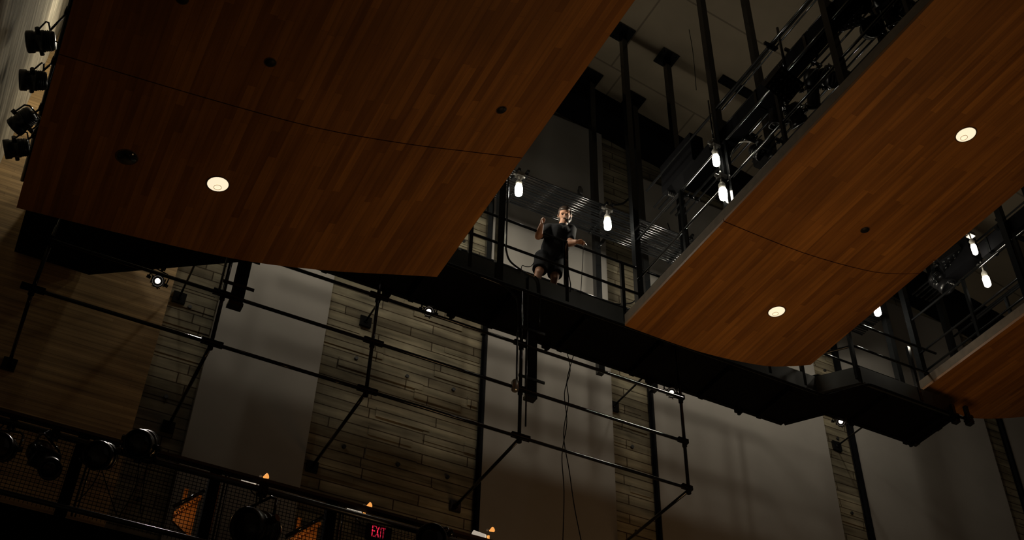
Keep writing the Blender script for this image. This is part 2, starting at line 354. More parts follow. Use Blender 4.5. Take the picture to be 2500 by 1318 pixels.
# struts back to the wall with square plates
for x, z, y in ((4.01, 10.86, 12.12), (8.28, 10.78, 12.12), (1.33, 10.24, 11.9), (12.89, 11.48, 11.57)):
    if z > 11: z = 10.92 if False else z
    b = MB(); b.cyl((x, y, z), (x, WY-.03, z), .016, 10); s_ = obj('wall_strut', b, M['black'], side)
    b = MB(); b.box((x-.09, WY-.045, z-.09), (x+.09, WY-.002, z+.09)); b.cyl((x, WY-.07, z), (x, WY-.04, z), .035, 8); obj('wall_plate', b, M['black'], s_)
# lighting pipe slung under the front edge, clamps at the right end
b = MB(); b.sweep(bent([(2.4, FY-.13, 10.58), (10.83, FY-.13, 10.58), (11.2, 10.55, 10.58), (13.3, 10.55, 10.58)]), .021, 10); lp = obj('lighting_pipe', b, M['matte'], side)
for x, y in ((13.2, 10.55), (12.98, 10.62)):
    b = MB(); b.box((x-.05, y-.05, 10.5), (x+.05, y+.05, 10.66)); b.box((x-.03, y-.03, 10.66), (x+.03, y+.03, 10.84)); b.cyl((x, y-.08, 10.6), (x, y+.08, 10.6), .03, 8); obj('pipe_clamp', b, M['black'], side)

# ------------------------------------------------------------ hanger posts
def hanger(x, y, label, z0=10.7, plate=True, w=.052, zt=None):
    zc = cz(x)
    t = thing('hanger_post', label, 'post', (x, y, z0), 'black hanger posts between ceiling and catwalks')
    b = MB(); b.box((x-w, y-w, z0), (x+w, y+w, zc-.03)); obj('shaft', b, M['black'], t)
    if plate:
        b = MB(); a = math.atan(-.18)
        b.cbox((x, y, zc-.028), (.36, .36, .03), Matrix.Rotation(-a, 3, 'Y'))
        for i in (-1, 1):
            for j in (-1, 1): b.cyl((x+i*.13, y+j*.13, zc-.075-.18*i*.13), (x+i*.13, y+j*.13, zc-.04-.18*i*.13), .014, 6)
        obj('ceiling_plate', b, M['black'], t)
    return t
hanger(7.6, FY, 'hanger post at the corner of the side catwalk, in front of the lamps')
hanger(8.55, FY, 'hanger post with its ceiling plate right of the corner post')
hanger(7.6, 12.43, 'hanger post behind the catwalk with leftmost visible ceiling plate')
hanger(8.55, 12.42, 'hanger post half hidden behind the tall corner post')
hanger(7.6, 8.93, 'hanger post in front of the cross catwalk lamps, running out of the top', z0=10.9)
hanger(8.55, 8.93, 'hanger post on the far side of the cross catwalk behind its trays', z0=10.9)
hanger(7.6, 6.5, 'hanger post crossing the fixtures near the upper right wood edge', z0=10.9)
hanger(8.55, 6.5, 'hanger post among the fixtures at the top of the view', z0=10.9)
hanger(5.245, FY, 'hanger post with conduits at the right edge of the largest canopy')
hanger(5.6, 12.42, 'thin hanger post at left behind the side catwalk', w=.035)
hanger(13.1, 11.1, 'shiny hanger post at the left start of the right cross catwalk')
hanger(13.1, 11.62, 'dark hanger post just left of the shiny one')
hanger(14.05, 11.15, 'hanger post on the far side at start of the right cross catwalk', z0=11.5)
hanger(13.1, 8.78, 'hanger post in front of right cross catwalk near the right edge', z0=11.5)
hanger(14.05, 8.78, 'hanger post near right edge on the far catwalk side', z0=11.5)
hanger(13.1, 6.5, 'hanger post at the right edge of the view above the lamps', z0=11.5)

b = MB(); p = on_y(1484, 572, 12.38); q = on_y(1459, 606, 12.38); b.cyl(p, q, .03, 8)
tag(obj('diagonal_brace', b, M['black'], loc=q), 'short diagonal brace on hanger post below the right jar lamp', 'brace')
b = MB(); p = on_z(1416, 470, 13.32); b.cbox(p, (.07, .08, .13)); b.cyl(p, p+V((0, 0, .12)), .03, 10); b.cbox(p-V((0, -.2, .03)), (.05, .5, .04))
tag(obj('rack_fitting', b, M['railsteel'], loc=p), 'small metal fitting on top of the conduit rack above the person', 'fitting')

# ------------------------------------------------------------ cross catwalks
def cross(x0, label, zdeck, top, mid, low, y1, dz):
    x1 = x0+.95
    t = thing('cross_catwalk', label, 'catwalk', (x0, y1, zdeck), 'catwalks crossing the hall between the canopies')
    b = MB(); b.box((x0, .5, zdeck-.06), (x1, y1, zdeck)); obj('deck', b, M['matte'], t)
    for x in (x0-.02, x1-.02):
        b = MB(); b.box((x, .5, zdeck-.09), (x+.04, y1, zdeck+.1)); obj('side_beam', b, M['matte'], t)
        for z, n in ((top, 'top_rail'), (mid, 'mid_rail'), (low, 'low_rail')):
            b = MB(); b.cyl((x+.02, .5, z), (x+.02, y1, z), .02, 10); obj(n, b, M['black'], t)
        y = y1-1.22
        while y > 1:
            b = MB(); b.box((x-.005, y-.025, zdeck), (x+.045, y+.025, top)); obj('rail_post', b, M['black'], t); y -= 1.16
    for y in (8.93, 6.5, 4.1):
        b = MB(); b.box((x0, y-.03, top+.42), (x1, y+.03, top+.49)); obj('head_bar', b, M['black'], t)
    return t
cross(7.6, 'black cross catwalk left of the middle canopy with lamps inside', 11.05, 12.49, 11.71, 11.3, 11.2, 0)
cross(13.1, 'black railed cross catwalk above the right hand canopy', 11.62, 12.92, 12.2, 11.82, 11.05, 0)
def tray(label, x, z0, z1, w, y0, y1):
    t = thing('cable_tray', label, 'cable tray', (x, y0, z0)); b = MB(); b.box((x, y0, z0), (x+w, y1, z1)); obj('duct_body', b, M['matte'], t)
    y = y0+.5
    while y < y1: b = MB(); b.box((x-.012, y, z0-.012), (x+w+.012, y+.05, z1+.012)); obj('joint_cover', b, M['black'], t); y += 1.1
    return t
tray('thick black cable trunking along the left cross catwalk', 7.66, 12.53, 12.87, .16, 1.0, 9.95)
tray('thick black cable trunking along the right cross catwalk', 13.18, 13.1, 13.4, .16, 1.0, 9.4)

def rack(label, n, a, b_, z, along, p0, p1, r=.017):
    """n parallel conduits side by side from a to b_, running from p0 to p1 along x or y"""
    loc = ((p0, a, z) if along == 'x' else (a, p0, z))
    t = thing('conduit_rack', label, 'conduits', loc, 'racks of black conduits over the catwalks')
    for i in range(n):
        q = a + (b_-a)*i/(n-1); m = MB(); zz = z + .006*((i*5) % 3); rr = r*(1, 1.25, .85)[i % 3]
        m.cyl((p0, q, zz), (p1, q, zz), rr, 10) if along == 'x' else m.cyl((q, p0, zz), (q, p1, zz), rr, 10)
        obj('conduit', m, M['black'], t)
    k = p0+.4
    while k < p1:
        m = MB()
        m.box((k, a-.06, z+.03), (k+.04, b_+.06, z+.07)) if along == 'x' else m.box((a-.06, k, z+.03), (b_+.06, k+.04, z+.07))
        for q in ((a+b_)/2,):
            for i in range(n):
                qq = a+(b_-a)*i/(n-1)
                m.box((k+.003, qq-.024, z-.022), (k+.037, qq+.024, z+.035)) if along == 'x' else m.box((qq-.024, k+.003, z-.022), (qq+.024, k+.037, z+.035))
        obj('strut_channel', m, M['black'], t)
        k += 1.53
    return t
rack('wide rack of black conduits running along over the side catwalk and person', 14, 11.39, 12.05, 13.2, 'x', -.8, 12.9, .016)
rack('bundle of conduits running up over the left cross catwalk', 6, 7.86, 8.38, 13.2, 'y', 1.0, 11.05)
rack('three bright-edged conduits beside the left cross catwalk trunking', 3, 7.5, 7.6, 13.12, 'y', 1.0, 8.8, .015)
rack('set of thin conduits on far side of the left cross catwalk', 3, 8.75, 8.95, 13.35, 'y', 1.0, 9.6, .014)
rack('conduits over the right cross catwalk', 6, 13.45, 13.95, 13.75, 'y', 1.0, 11.2)
def pipe(label, p, q, r=.021, name='lighting_pipe', mat='black'):
    b = MB(); b.cyl(p, q, r, 10); return tag(obj(name, b, M[mat], loc=p), label, 'pipe')
pipe('upper hand pipe above the left cross catwalk trunking', (7.6, 10.85, 13.27), (7.6, 1, 13.27))
pipe('pipe on far side of the left cross catwalk carrying fixtures', (8.95, 10.6, 12.3), (8.95, 1, 12.3), .024)
pipe('lower pipe beneath the fixtures of the left cross catwalk', (8.95, 10.0, 11.75), (8.95, 1, 11.75), .024)
pipe('pipe on far side of the right cross catwalk', (14.3, 10.8, 13.2), (14.3, 1, 13.2), .024)

# ------------------------------------------------------------ jar lamps
def jar_lamp(x, y, z, label, r=.058, mat='jar'):
    t = thing('jar_lamp', label, 'work lamp', (x, y, z), 'glowing jar lamps hung over the catwalks')
    b = MB(); m = Matrix.Translation((x, y, z))
    b.lathe([(.015, -.135), (r*.6, -.13), (r*.92, -.11), (r, -.07), (r, .03), (r*.85, .06), (.03, .065)], m, 16); obj('glass_jar', b, M[mat], t)
    b = MB(); b.lathe([(r*.85, .066), (r*.85, .12), (.05, .15), (.03, .19)], m, 14); b.cyl((x, y, z+.14), (x, y, z+.42), .012, 8); obj('lamp_cap', b, M['white'], t)
    if mat == 'jar': b = MB(); b.box((x-.02, y-.02, z+.40), (x+.02, y+.24, z+.452)); obj('hanging_arm', b, M['black'], t)
    else: b = MB(); b.cyl((x, y, z+.42), (x, y, 13.3 if x < 10 else 13.8), .012, 8); obj('hanging_arm', b, M['black'], t)
    b = MB(); b.box((x-.05, y-.05, z+.27), (x+.07, y+.05, z+.34)); b.cyl((x-.10, y, z+.30), (x+.10, y, z+.30), .025, 10); obj('junction_box', b, M['steel'], t)
LY, LZ = 11.30, 12.73
for x, l in ((5.56, 'jar lamp left of the standing person beside the largest canopy'), (7.13, 'jar lamp just right of the standing person'),
             (3.95, 'added jar lamp hidden above the largest canopy near its right edge'), (2.4, 'added jar lamp hidden above middle of the largest canopy'),
             (.8, 'added jar lamp hidden above the left half of the largest canopy'), (-.45, 'added jar lamp hidden above the left edge of the largest canopy'),
             (8.9, 'added jar lamp hidden above lower end of the middle canopy'), (10.5, 'added jar lamp hidden above the right of the middle canopy')):
    jar_lamp(x, LY, LZ, l)  # the hidden ones are added out of view to light the wall
p = on_x(2141, 755, 12.35); jar_lamp(12.35, p.y, p.z, 'jar lamp peeking past the right edge of the middle canopy')
p = on_x(1765, 470, 7.5); jar_lamp(p.x, p.y, p.z, 'lower of two jar lamps inside the left cross catwalk', mat='jar2')
p = on_x(1748, 388, 7.42); jar_lamp(p.x, p.y, p.z, 'upper of two jar lamps inside the left cross catwalk', .05, 'jar2')
p = on_x(2408, 684, 13.5); jar_lamp(p.x, p.y, p.z, 'lower of two jar lamps inside the right cross catwalk', mat='jar2')
p = on_x(2378, 606, 12.95); jar_lamp(p.x, p.y, p.z, 'upper of two jar lamps inside the right cross catwalk', .045, 'jar2')

# ------------------------------------------------------------ pipe grid below the side catwalk
g = thing('pipe_grid', 'black pipe grid hanging below the side catwalk before the wall', 'pipe grid', (4, FY, 8.2))
GX, GZ, GY = (-.4, 1.62, 3.55, 5.64, 8.2), (9.70, 8.96, 8.22), FY-.04
for z, x0, x1 in ((9.70, .6, 8.2), (8.96, -.4, 8.2), (8.22, -.4, 8.23)):
    b = MB(); b.cyl((x0, GY, z), (x1, GY, z), .023, 12); obj('horizontal_pipe', b, M['black'], g)
for x, zt in zip(GX, (9.8, 9.8, 10.1, 10.95, 10.6)):
    b = MB(); b.cyl((x, GY+.045, 8.2), (x, GY+.045, zt), .024, 12); obj('vertical_pipe', b, M['black'], g)
    wy = WY if x > 1.2 else 12.8
    b = MB(); b.cyl((x, GY+.03, 8.22), (x, wy-.03, 8.22), .023, 12); s_ = obj('wall_strut', b, M['black'], g)
    b = MB(); b.box((x-.08, wy-.045, 8.14), (x+.08, wy-.003, 8.30)); b.cyl((x, wy-.09, 8.22), (x, wy-.04, 8.22), .04, 10); obj('wall_plate', b, M['black'], s_)
    for z in GZ:
        b = MB(); b.box((x-.13, GY-.02, z-.02), (x+(.13 if x < 8 else .03), GY+.03, z+.045)); b.cyl((x, GY+.045, z-.05), (x, GY+.045, z+.07), .034, 10)
        obj('clamp_bracket', b, M['matte'], g)
# raceways and conduits on the grid
def raceway(label, x, z0, z1, w=.075):
    t = thing('plug_raceway', label, 'electrical raceway', (x, GY, z0), 'black vertical plug boxes on the pipe grid')
    b = MB(); b.box((x-w, GY+.0, z0), (x+w, GY+.12, z1)); obj('body', b, M['matte'], t)
    for z in (z0+.22, z1-.16):
        b = MB(); b.box((x-.22, GY-.02, z-.02), (x+.17, GY-.003, z+.02)); obj('bracket', b, M['black'], t)
    b = MB(); b.box((x-w-.02, GY+.0, z0-.06), (x+w+.01, GY+.12, z0-.01)); obj('end_box', b, M['black'], t)
raceway('plug raceway below left end of the side catwalk', 1.79, 8.93, 9.75)
raceway('plug raceway below the standing person on the pipe grid', 5.80, 8.95, 10.15, .06)
def tube(name, label, cat, pts, r=.013, mat='black', group=None):
    if len(pts) > 2:        # round the bends
        out = []
        for i in range(len(pts)-1):
            a, q, c, e = pts[max(0, i-1)], pts[i], pts[i+1], pts[min(len(pts)-1, i+2)]
            for k in range(5):
                u = k/5; out.append(.5*(2*q+(c-a)*u+(2*a-5*q+4*c-e)*u*u+(3*q-a-3*c+e)*u**3))
        pts = out+[pts[-1]]
    b = MB(); b.sweep(pts, r, 8); return tag(obj(name, b, M[mat], loc=pts[-1]), label, cat, group)

tube('conduit', 'thin conduit looping from under the catwalk down the centre grid pipe', 'conduit', [V((4.9, FY-.06, 10.62)), V((5.3, FY-.06, 10.60)), V((5.46, FY-.06, 10.5)), V((5.53, FY-.06, 10.3)), V((5.55, FY-.06, 9.2)), V((5.55, FY-.06, 9.05))], .014)
tube('conduit', 'thin conduit straight down beside the centre grid pipe', 'conduit', [V((5.70, FY-.05, 10.93)), V((5.70, FY-.05, 9.95)), V((5.70, FY-.05, 8.4))], .012)
tube('conduit', 'conduit bending down from the rail foot to the raceway', 'conduit', [V((5.66, FY-.055, 10.99)), V((5.76, FY-.055, 10.98)), V((5.84, FY-.055, 10.95)), V((5.88, FY-.055, 10.75)), V((5.88, FY-.055, 10.1))], .013)
tube('conduit', 'shiny conduit at the left grid pipe under the largest canopy', 'conduit', [V((1.55, GY-.03, 9.75)), V((1.55, GY-.03, 9.2)), V((1.55, GY-.03, 8.95))], .014)
tube('conduit', 'conduit running down the post beside the largest canopy', 'conduit', [V((5.32, FY-.07, 13.0)), V((5.32, FY-.07, 11.5)), V((5.33, FY-.07, 11.25)), V((5.40, FY-.07, 11.08)), V((5.60, FY-.07, 10.98))], .014)
b = MB(); b.lathe([(.03, -.1), (.05, -.08), (.05, .05), (.03, .08)], Matrix.Translation((5.53, FY-.06, 8.98)), 12)
tag(obj('conduit_fitting', b, M['steel'], loc=(5.53, FY-.06, 8.98)), 'round metal conduit fitting on the centre grid pipe', 'fitting')

# ------------------------------------------------------------ stage lighting fixtures
def frame(aim):
    z = Vector(aim).normalized(); return z.to_track_quat('Z', 'Y').to_matrix()
def fixture(pos, aim, hang, label, group, size=1.0, kind='fresnel', lit=False, mat='housing', name='stage_light'):
    """pos: middle of the housing, aim: way the lens looks, hang: point of the clamp"""
    t = thing(name, label, 'stage light', pos, group)
    R = frame(aim).to_4x4(); m = Matrix.Translation(pos) @ R @ Matrix.Scale(size, 4)
    b = MB()
    if kind == 'fresnel':
        b.lathe([(.03, -.17), (.10, -.165), (.115, -.13), (.115, -.06), (.125, -.055), (.125, -.02), (.115, -.015), (.115, .05), (.128, .06), (.128, .13), (.118, .14), (.118, .10), (.1, .10)], m, 20)
        for k in range(4): b.lathe([(.112, -.12+k*.022), (.122, -.12+k*.022), (.122, -.113+k*.022), (.112, -.113+k*.022)], m, 20)
        lz, lr = .102, .112
    elif kind == 'profile':
        b.lathe([(.03, -.26), (.09, -.25), (.11, -.2), (.11, -.06), (.075, -.02), (.075, .06), (.082, .07), (.082, .18), (.095, .19), (.095, .25), (.08, .25), (.08, .2), (.05, .2)], m, 20)
        b.cbox(m @ Vector((0, 0, -.02)), (.19*size, .19*size, .05*size), R.to_3x3()); lz, lr = .205, .078
    elif kind == 'led':
        b.cbox(m @ Vector((0, 0, 0)), (.46*size, .34*size, .10*size), R.to_3x3())
        for i in (-1, 0, 1): b.cbox(m @ Vector((i*.13, 0, -.07)), (.02*size, .3*size, .06*size), R.to_3x3())
        lz, lr = None, 0
    else:   # small flood
        b.lathe([(.03, -.09), (.06, -.085), (.085, -.04), (.085, .05), (.1, .06), (.1, .08), (.085, .08), (.08, .04), (.07, .04)], m, 20)
        for a in range(4):
            d = Matrix.Rotation(a*math.pi/2, 4, 'Z'); b.cbox(m @ d @ Vector((.1, 0, .1)), (.012*size, .13*size, .07*size), (R @ d).to_3x3())
        lz, lr = .05, .042
    obj('housing', b, M[mat], t)
    b = MB()
    if lz is not None:
        b.lathe([(.001, lz), (lr, lz), (lr*.9, lz+.012), (lr*.4, lz+.022), (.001, lz+.026)], m, 20); o = obj('lens', b, M['flood' if lit else 'lens'], t)
        if lit: o['label'] = 'glowing white lens'
    else:
        for i in range(6):
            for j in range(4):
                b = MB(); b.lathe([(.001, .052), (.022, .052), (.018, .062), (.001, .066)], m @ Matrix.Translation((-.18+i*.072, -.12+j*.08, 0)), 10); obj('lens', b, M['lens'], t)
    hang = Vector(hang); pos = Vector(pos); d = (hang-pos); dn = d.normalized(); az = Vector(aim).normalized()
    sx = az.cross(dn).normalized() if az.cross(dn).length > .05 else Vector((1, 0, 0)); wv = (.25 if kind == 'led' else .145)*size
    top = pos + dn*max(.17*size, min(d.length*.7, .24*size))
    b = MB()
    for k in (-1, 1): b.sweep([pos+sx*wv*k, pos+sx*wv*k+(top-pos)*.8, top+sx*wv*k*.7, top], .011*size, 6)
    for k in (-1, 1): b.cyl(pos+sx*(wv-.03*size)*k, pos+sx*(wv+.035*size)*k, .028*size, 8)
    obj('yoke', b, M['black'], t)
    b = MB(); b.cyl(top, hang, .014*size, 8); b.cbox(hang, (.07*size, .06*size, .09*size)); b.cyl(hang+Vector((0, 0, .0)), hang+Vector((0, -.06, -.05)), .01, 6); obj('clamp', b, M['black'], t)
    b = MB(); q = pos-az*.16*size
    b.sweep([q, q-az*.06+Vector((0, 0, -.05)), q-az*.05+Vector((.05, 0, -.11)), (q+hang)/2+sx*.12-Vector((0, 0, .03)), hang+sx*.06], .007, 6); obj('cable', b, M['cable'], t)
    return t
# four beside the left canopy edge
p1_, p2_ = Vector((-1.0, 8.0, 10.35)), Vector((-1.0, 12.0, 10.35))
pipe('black pipe above the left canopy edge carrying four fixtures', p1_, p2_, .024)
for (px, py), aim, l, k in (((97, 101), (-.7, .25, -.2), 'topmost black stage light beside the left canopy edge', 'fresnel'), ((78, 196), (-.7, .1, -.25), 'second black stage light from top beside the left canopy edge', 'fresnel'),
                 ((55, 296), (-.5, .7, -.5), 'third black stage light down beside left canopy edge, round back showing', 'fresnel'), ((38, 362), (-.7, .2, -.3), 'lowest black stage light beside the left canopy edge', 'fresnel')):
    p = on_x(px, py, -1.13); fixture(p, aim, (-1.0, p.y, 10.33), l, 'stage lights beside the left canopy edge', .92, k)
# four small lit floods under the side catwalk
for (px, py), yy, l in (((384, 686), 12.0, 'small lit flood under left end of the side catwalk'), ((1046, 760), 12.2, 'small lit flood under the catwalk above the wide concrete pier'),
                 ((1639, 958), 12.2, 'small lit flood under the catwalk next to end of pipe grid'), ((2052, 1029), 11.68, 'small lit flood under the catwalk right of the kink')):
    p = on_y(px, py, yy); hz = min(p.z+.28, 10.62) if yy > 11.7 or px < 500 else p.z+.1
    fixture(p, (-p.x*.9+1.5, -p.y*1.0, -p.z*.9), (p.x+.03, p.y, p.z+.24), l, 'small lit floods under the side catwalk', .8, 'flood', True, name='flood_light')
# fixtures along the far side of the left cross catwalk
F = [((1912, 205), 'led', (.1, -.45, -1), 'square multi-lens light between the hanger posts, nearest the cross catwalk', 1.0, 7.42),
     ((1985, 218), 'profile', (.35, .5, -.6), 'long black stage light overlapping the middle canopy edge, upper centre', 1.15, 8.6),
     ((2022, 190), 'fresnel', (.3, -.5, -.7), 'round black stage light tight against the middle canopy edge', 1.0, 8.7),
     ((1942, 283), 'fresnel', (.6, .2, -.6), 'black stage light lower down along the middle canopy edge', 1.1, 8.5),
     ((1893, 268), 'profile', (.1, .3, -1), 'black stage light under the square multi-lens light', 1.1, 8.2),
     ((2075, 35), 'led', (.3, -.2, -1), 'black multi-lens light high in the upper right cluster', .9, 7.9),
     ((2128, 68), 'fresnel', (-.4, -.5, -.6), 'black stage light with shiny rim in the upper right cluster', 1.15, 8.3),
     ((2165, 22), 'profile', (.4, .1, -.9), 'long black stage light at the top of the upper right cluster', 1.15, 8.5),
     ((2203, 12), 'fresnel', (.5, -.2, -.8), 'round black stage light at right end of the upper right cluster', 1.0, 8.6),
     ((2100, 10), 'fresnel', (-.3, -.4, -.8), 'round black stage light cut by top edge in the upper right cluster', 1.0, 8.1),
     ((1850, 372), 'fresnel', (.3, -.4, -.8), 'black stage light left of the grey box by the canopy edge', .8, 8.5)]
for (px, py), k, aim, l, s, xx in F:
    p = on_x(px, py, xx)
    t = fixture(p, aim, (xx+.1, p.y, p.z+.27), l, 'stage lights along the left cross catwalk', s, k)
    if abs(xx-8.95) > .2:
        b = MB(); b.cyl((xx+.1, p.y, p.z+.25), (xx+.1, p.y, 13.3), .02, 8) if p.z+.27 < 13.3 else b.cyl((xx+.1, p.y, p.z+.2), (xx+.1, p.y, p.z+.3), .02, 8)
        obj('drop_pipe', b, M['black'], t)
for (px, py), k, aim, l in (((2325, 640), 'led', (.2, -.3, -1), 'black multi-lens light beside the lamps of right cross catwalk'), ((2300, 690), 'fresnel', (.3, -.4, -.8), 'black stage light at the left end of right cross catwalk')):
    p = on_x(px, py, 13.35); fixture(p, aim, (13.26, p.y, p.z+.27), l, 'stage lights on the right cross catwalk', 1.25, k)
# electrical cabinet and grey box
p = on_x(1672, 395, 7.9)
t = thing('electrical_cabinet', 'large black electrical cabinet on left cross catwalk behind the rails', 'cabinet', p)
b = MB(); b.box((p.x-.12, p.y-.35, p.z-.33), (p.x+.12, p.y+.5, p.z+.28)); obj('body', b, M['matte'], t)
for k in range(4): b = MB(); b.cyl((p.x-.06+.04*k, p.y+.4, p.z-.42), (p.x-.06+.04*k, p.y+.4, p.z-.32), .012, 8); obj('cable_gland', b, M['steel'], t)
p = on_x(2345, 625, 13.4)
t = thing('electrical_cabinet', 'large black electrical cabinet on right cross catwalk under the lamp', 'cabinet', p)
b = MB(); b.box((p.x-.12, p.y-.3, p.z-.3), (p.x+.12, p.y+.45, p.z+.25)); obj('body', b, M['matte'], t)
for k in range(4): b = MB(); b.cyl((p.x-.06+.04*k, p.y+.35, p.z-.38), (p.x-.06+.04*k, p.y+.35, p.z-.29), .012, 8); obj('cable_gland', b, M['steel'], t)
p = on_x(1882, 352, 8.6)
t = thing('grey_control_box', 'grey metal box with orange knob at the middle canopy edge', 'control box', p)
b = MB(); b.cbox(p, (.06, .14, .26)); obj('body', b, M['greybox'], t)
b = MB(); b.cyl(p+V((-.03, 0, -.02)), p+V((-.07, 0, -.02)), .028, 10); obj('knob', b, M['orangeknob'], t)['label'] = 'orange knob'
b = MB(); b.cbox(p+V((0, .25, -.02)), (.12, .26, .3)); obj('lamp_body', b, M['housing'], t)

# ------------------------------------------------------------ cables
CG = 'loose black cables on the catwalks'
p = [on_y(1385, 862, 12.3), on_y(1392, 905, 12.3), on_y(1378, 960, 12.3), on_y(1384, 1030, 12.3), on_y(1372, 1110, 12.3), on_y(1377, 1200, 12.3), on_y(1374, 1325, 12.3)]
tube('hanging_cable', 'thin cable hanging down the wall, left strand of the pair', 'cable', p, .007, 'cable')
p = [on_y(1400, 868, 12.3), on_y(1384, 930, 12.3), on_y(1388, 980, 12.3), on_y(1376, 1060, 12.3), on_y(1390, 1150, 12.3), on_y(1402, 1235, 12.3), on_y(1420, 1325, 12.3)]
tube('hanging_cable', 'thin cable hanging down the wall, right strand swinging out below', 'cable', p, .007, 'cable')
p = [on_y(1424, 598, 11.1), on_y(1423, 630, 11.1), on_y(1420, 680, 11.15), on_y(1418, 718, 11.2)]
tube('held_wire', 'thin wire hanging from the person\'s right-side hand past the rails', 'wire', p, .005, 'cable')
p = [on_y(1386, 632, 11.3), on_y(1388, 665, 11.28), on_y(1393, 695, 11.25), on_y(1392, 712, 11.2)]
tube('loose_cable', 'cable falling along rail post beside the person', 'cable', p, .008, 'cable')
p = [on_y(1360, 692, 11.3), on_y(1378, 698, 11.3), on_y(1398, 712, 11.3), on_y(1412, 722, 11.3)]
tube('loose_cable', 'cable lying on deck edge at the person\'s feet', 'cable', p, .012, 'cable')
p = [on_y(1304, 640, 11.35), on_y(1296, 650, 11.3), on_y(1284, 651, 11.28), on_y(1275, 648, 11.26), on_y(1272, 660, 11.24)]
tube('loose_cable', 'thin looping cable left of the person\'s legs', 'cable', p, .006, 'cable')
p = [on_y(1482, 738, 11.4), on_y(1510, 742, 11.4), on_y(1540, 740, 11.4), on_y(1553, 728, 11.4), on_y(1552, 705, 11.4)]
tube('loose_cable', 'cable loop at the foot of the corner post', 'cable', p, .010, 'cable')
p = [on_x(1780, 395, 8.2), on_x(1800, 350, 8.2), on_x(1840, 345, 8.25), on_x(1860, 330, 8.3)]
tube('loose_cable', 'pale cable stretched beside the lamps in left cross catwalk', 'cable', p, .010, 'steel')
p = [on_y(1570, 560, 11.8), on_y(1590, 572, 11.8), on_y(1615, 578, 11.8), on_y(1636, 570, 11.8), on_y(1630, 545, 11.8)]
tube('loose_cable', 'drooping cable under the conduits right of the corner post', 'cable', p, .010, 'cable')
p = [on_y(1668, -5, 10.5), on_y(1680, 60, 10.5), on_y(1692, 130, 10.5), on_y(1700, 220, 10.5)]
tube('hanging_wire', 'fine wire hanging in front of the ceiling', 'wire', p, .006, 'cable')
p = [on_y(1490, 500, 12.2), on_y(1520, 497, 12.2), on_y(1540, 480, 12.2), on_y(1553, 470, 12.2)]
tube('loose_cable', 'thick cable sagging from the rack to the corner post', 'cable', p, .018, 'cable')
# slot vent in the ceiling
a = on_y(1755, 186, 9.0); 
for _ in range(20): q = ray(1757, 190); s = cz(a.x)/q.z; a = q*s
c = a.copy()
for _ in range(20): q = ray(1832, 228); s = cz(c.x)/q.z; c = q*s
b = MB(); mid = (a+c)/2; b.cbox(mid-V((0, 0, .035)), ((c-a).length, .17, .05), Matrix.Rotation(math.atan(.18), 3, 'Y'))
tag(obj('slot_vent', b, M['matte'], loc=mid), 'dark slot vent in the ceiling behind the hanger posts', 'vent')

# ------------------------------------------------------------ lower gallery
BY = 9.6
gal = thing('gallery_railing', 'dark mesh-fronted gallery railing in the lower left corner', 'railing', (1, BY, 4.6))
b = MB(); b.box((-1.38, BY-.03, 5.685), (5.2, BY+.05, 5.715)); obj('cap_rail', b, M['brownrail'], gal)['label'] = 'brown cap rail'
b = MB(); b.cyl((-1.38, BY-.06, 5.575), (5.2, BY-.06, 5.575), .03, 14); obj('fixture_pipe', b, M['railsteel'], gal)
b = MB(); b.cyl((-1.38, BY-.06, 4.93), (5.2, BY-.06, 4.93), .024, 14); obj('lower_pipe', b, M['railsteel'], gal)
for px in (188, 515, 806, 1090):
    x = on_y(px, 1125 if px < 300 else 1215 if px < 600 else 1270, BY).x
    b = MB(); b.box((x-.05, BY-.02, 4.9), (x+.05, BY+.06, 5.69)); obj('rail_post', b, M['matte'], gal)
    b = MB(); b.cyl((x+.09, BY-.0, 4.9), (x+.09, BY-.0, 5.66), .009, 8); b.cyl((x+.12, BY-.0, 4.9), (x+.12, BY-.0, 5.66), .007, 8); obj('tension_rod', b, M['black'], gal)
b = MB(); x = -1.36
while x < 5.15: b.box((x-.0022, BY+.02, 4.92), (x+.0022, BY+.024, 5.66)); x += .036
z = 4.95
while z < 5.65: b.box((-1.36, BY+.0245, z-.0022), (5.15, BY+.0285, z+.0022)); z += .036
tag(obj('wire_mesh', b, M['matte'], gal), 'square wire mesh infill')
b = MB(); b.box((-1.38, BY, 4.2), (5.4, 13.1, 4.86)); b.box((-1.38, BY-.02, 3.0), (5.4, BY+.1, 4.86)); obj('gallery_deck', b, M['matte'], gal)
GF = 'stage lights on the lower gallery railing'
for (px, py), aim, k, s, up, l in (((2, 1092), (-.2, -.8, -.4), 'fresnel', .8, 0, 'black stage light cut by the left edge of the view, on gallery rail'),
        ((108, 1122), (.2, -.5, -.5), 'profile', .85, 0, 'tall black stage light on gallery rail, second from the left'),
        ((246, 1112), (-.3, -.8, -.5), 'fresnel', .85, 0, 'black stage light hanging beside the bright pipe glint on gallery rail'),
        ((346, 1082), (-.35, -.75, -.55), 'fresnel', .85, 1, 'round black stage light standing above the gallery rail'),
        ((625, 1288), (-.75, -.6, -.35), 'fresnel', 1.1, 0, 'largest black stage light with grey gleaming barrel on gallery rail'),
        ((1058, 1322), (-.5, -.8, -.3), 'fresnel', 1.0, 0, 'shiny topped stage light cut by the bottom edge of the view')):
    p = on_y(px, py, BY-.18)
    fixture(p, aim, (p.x+.02, BY-.06, 5.575), l, GF, s*1.18, k)
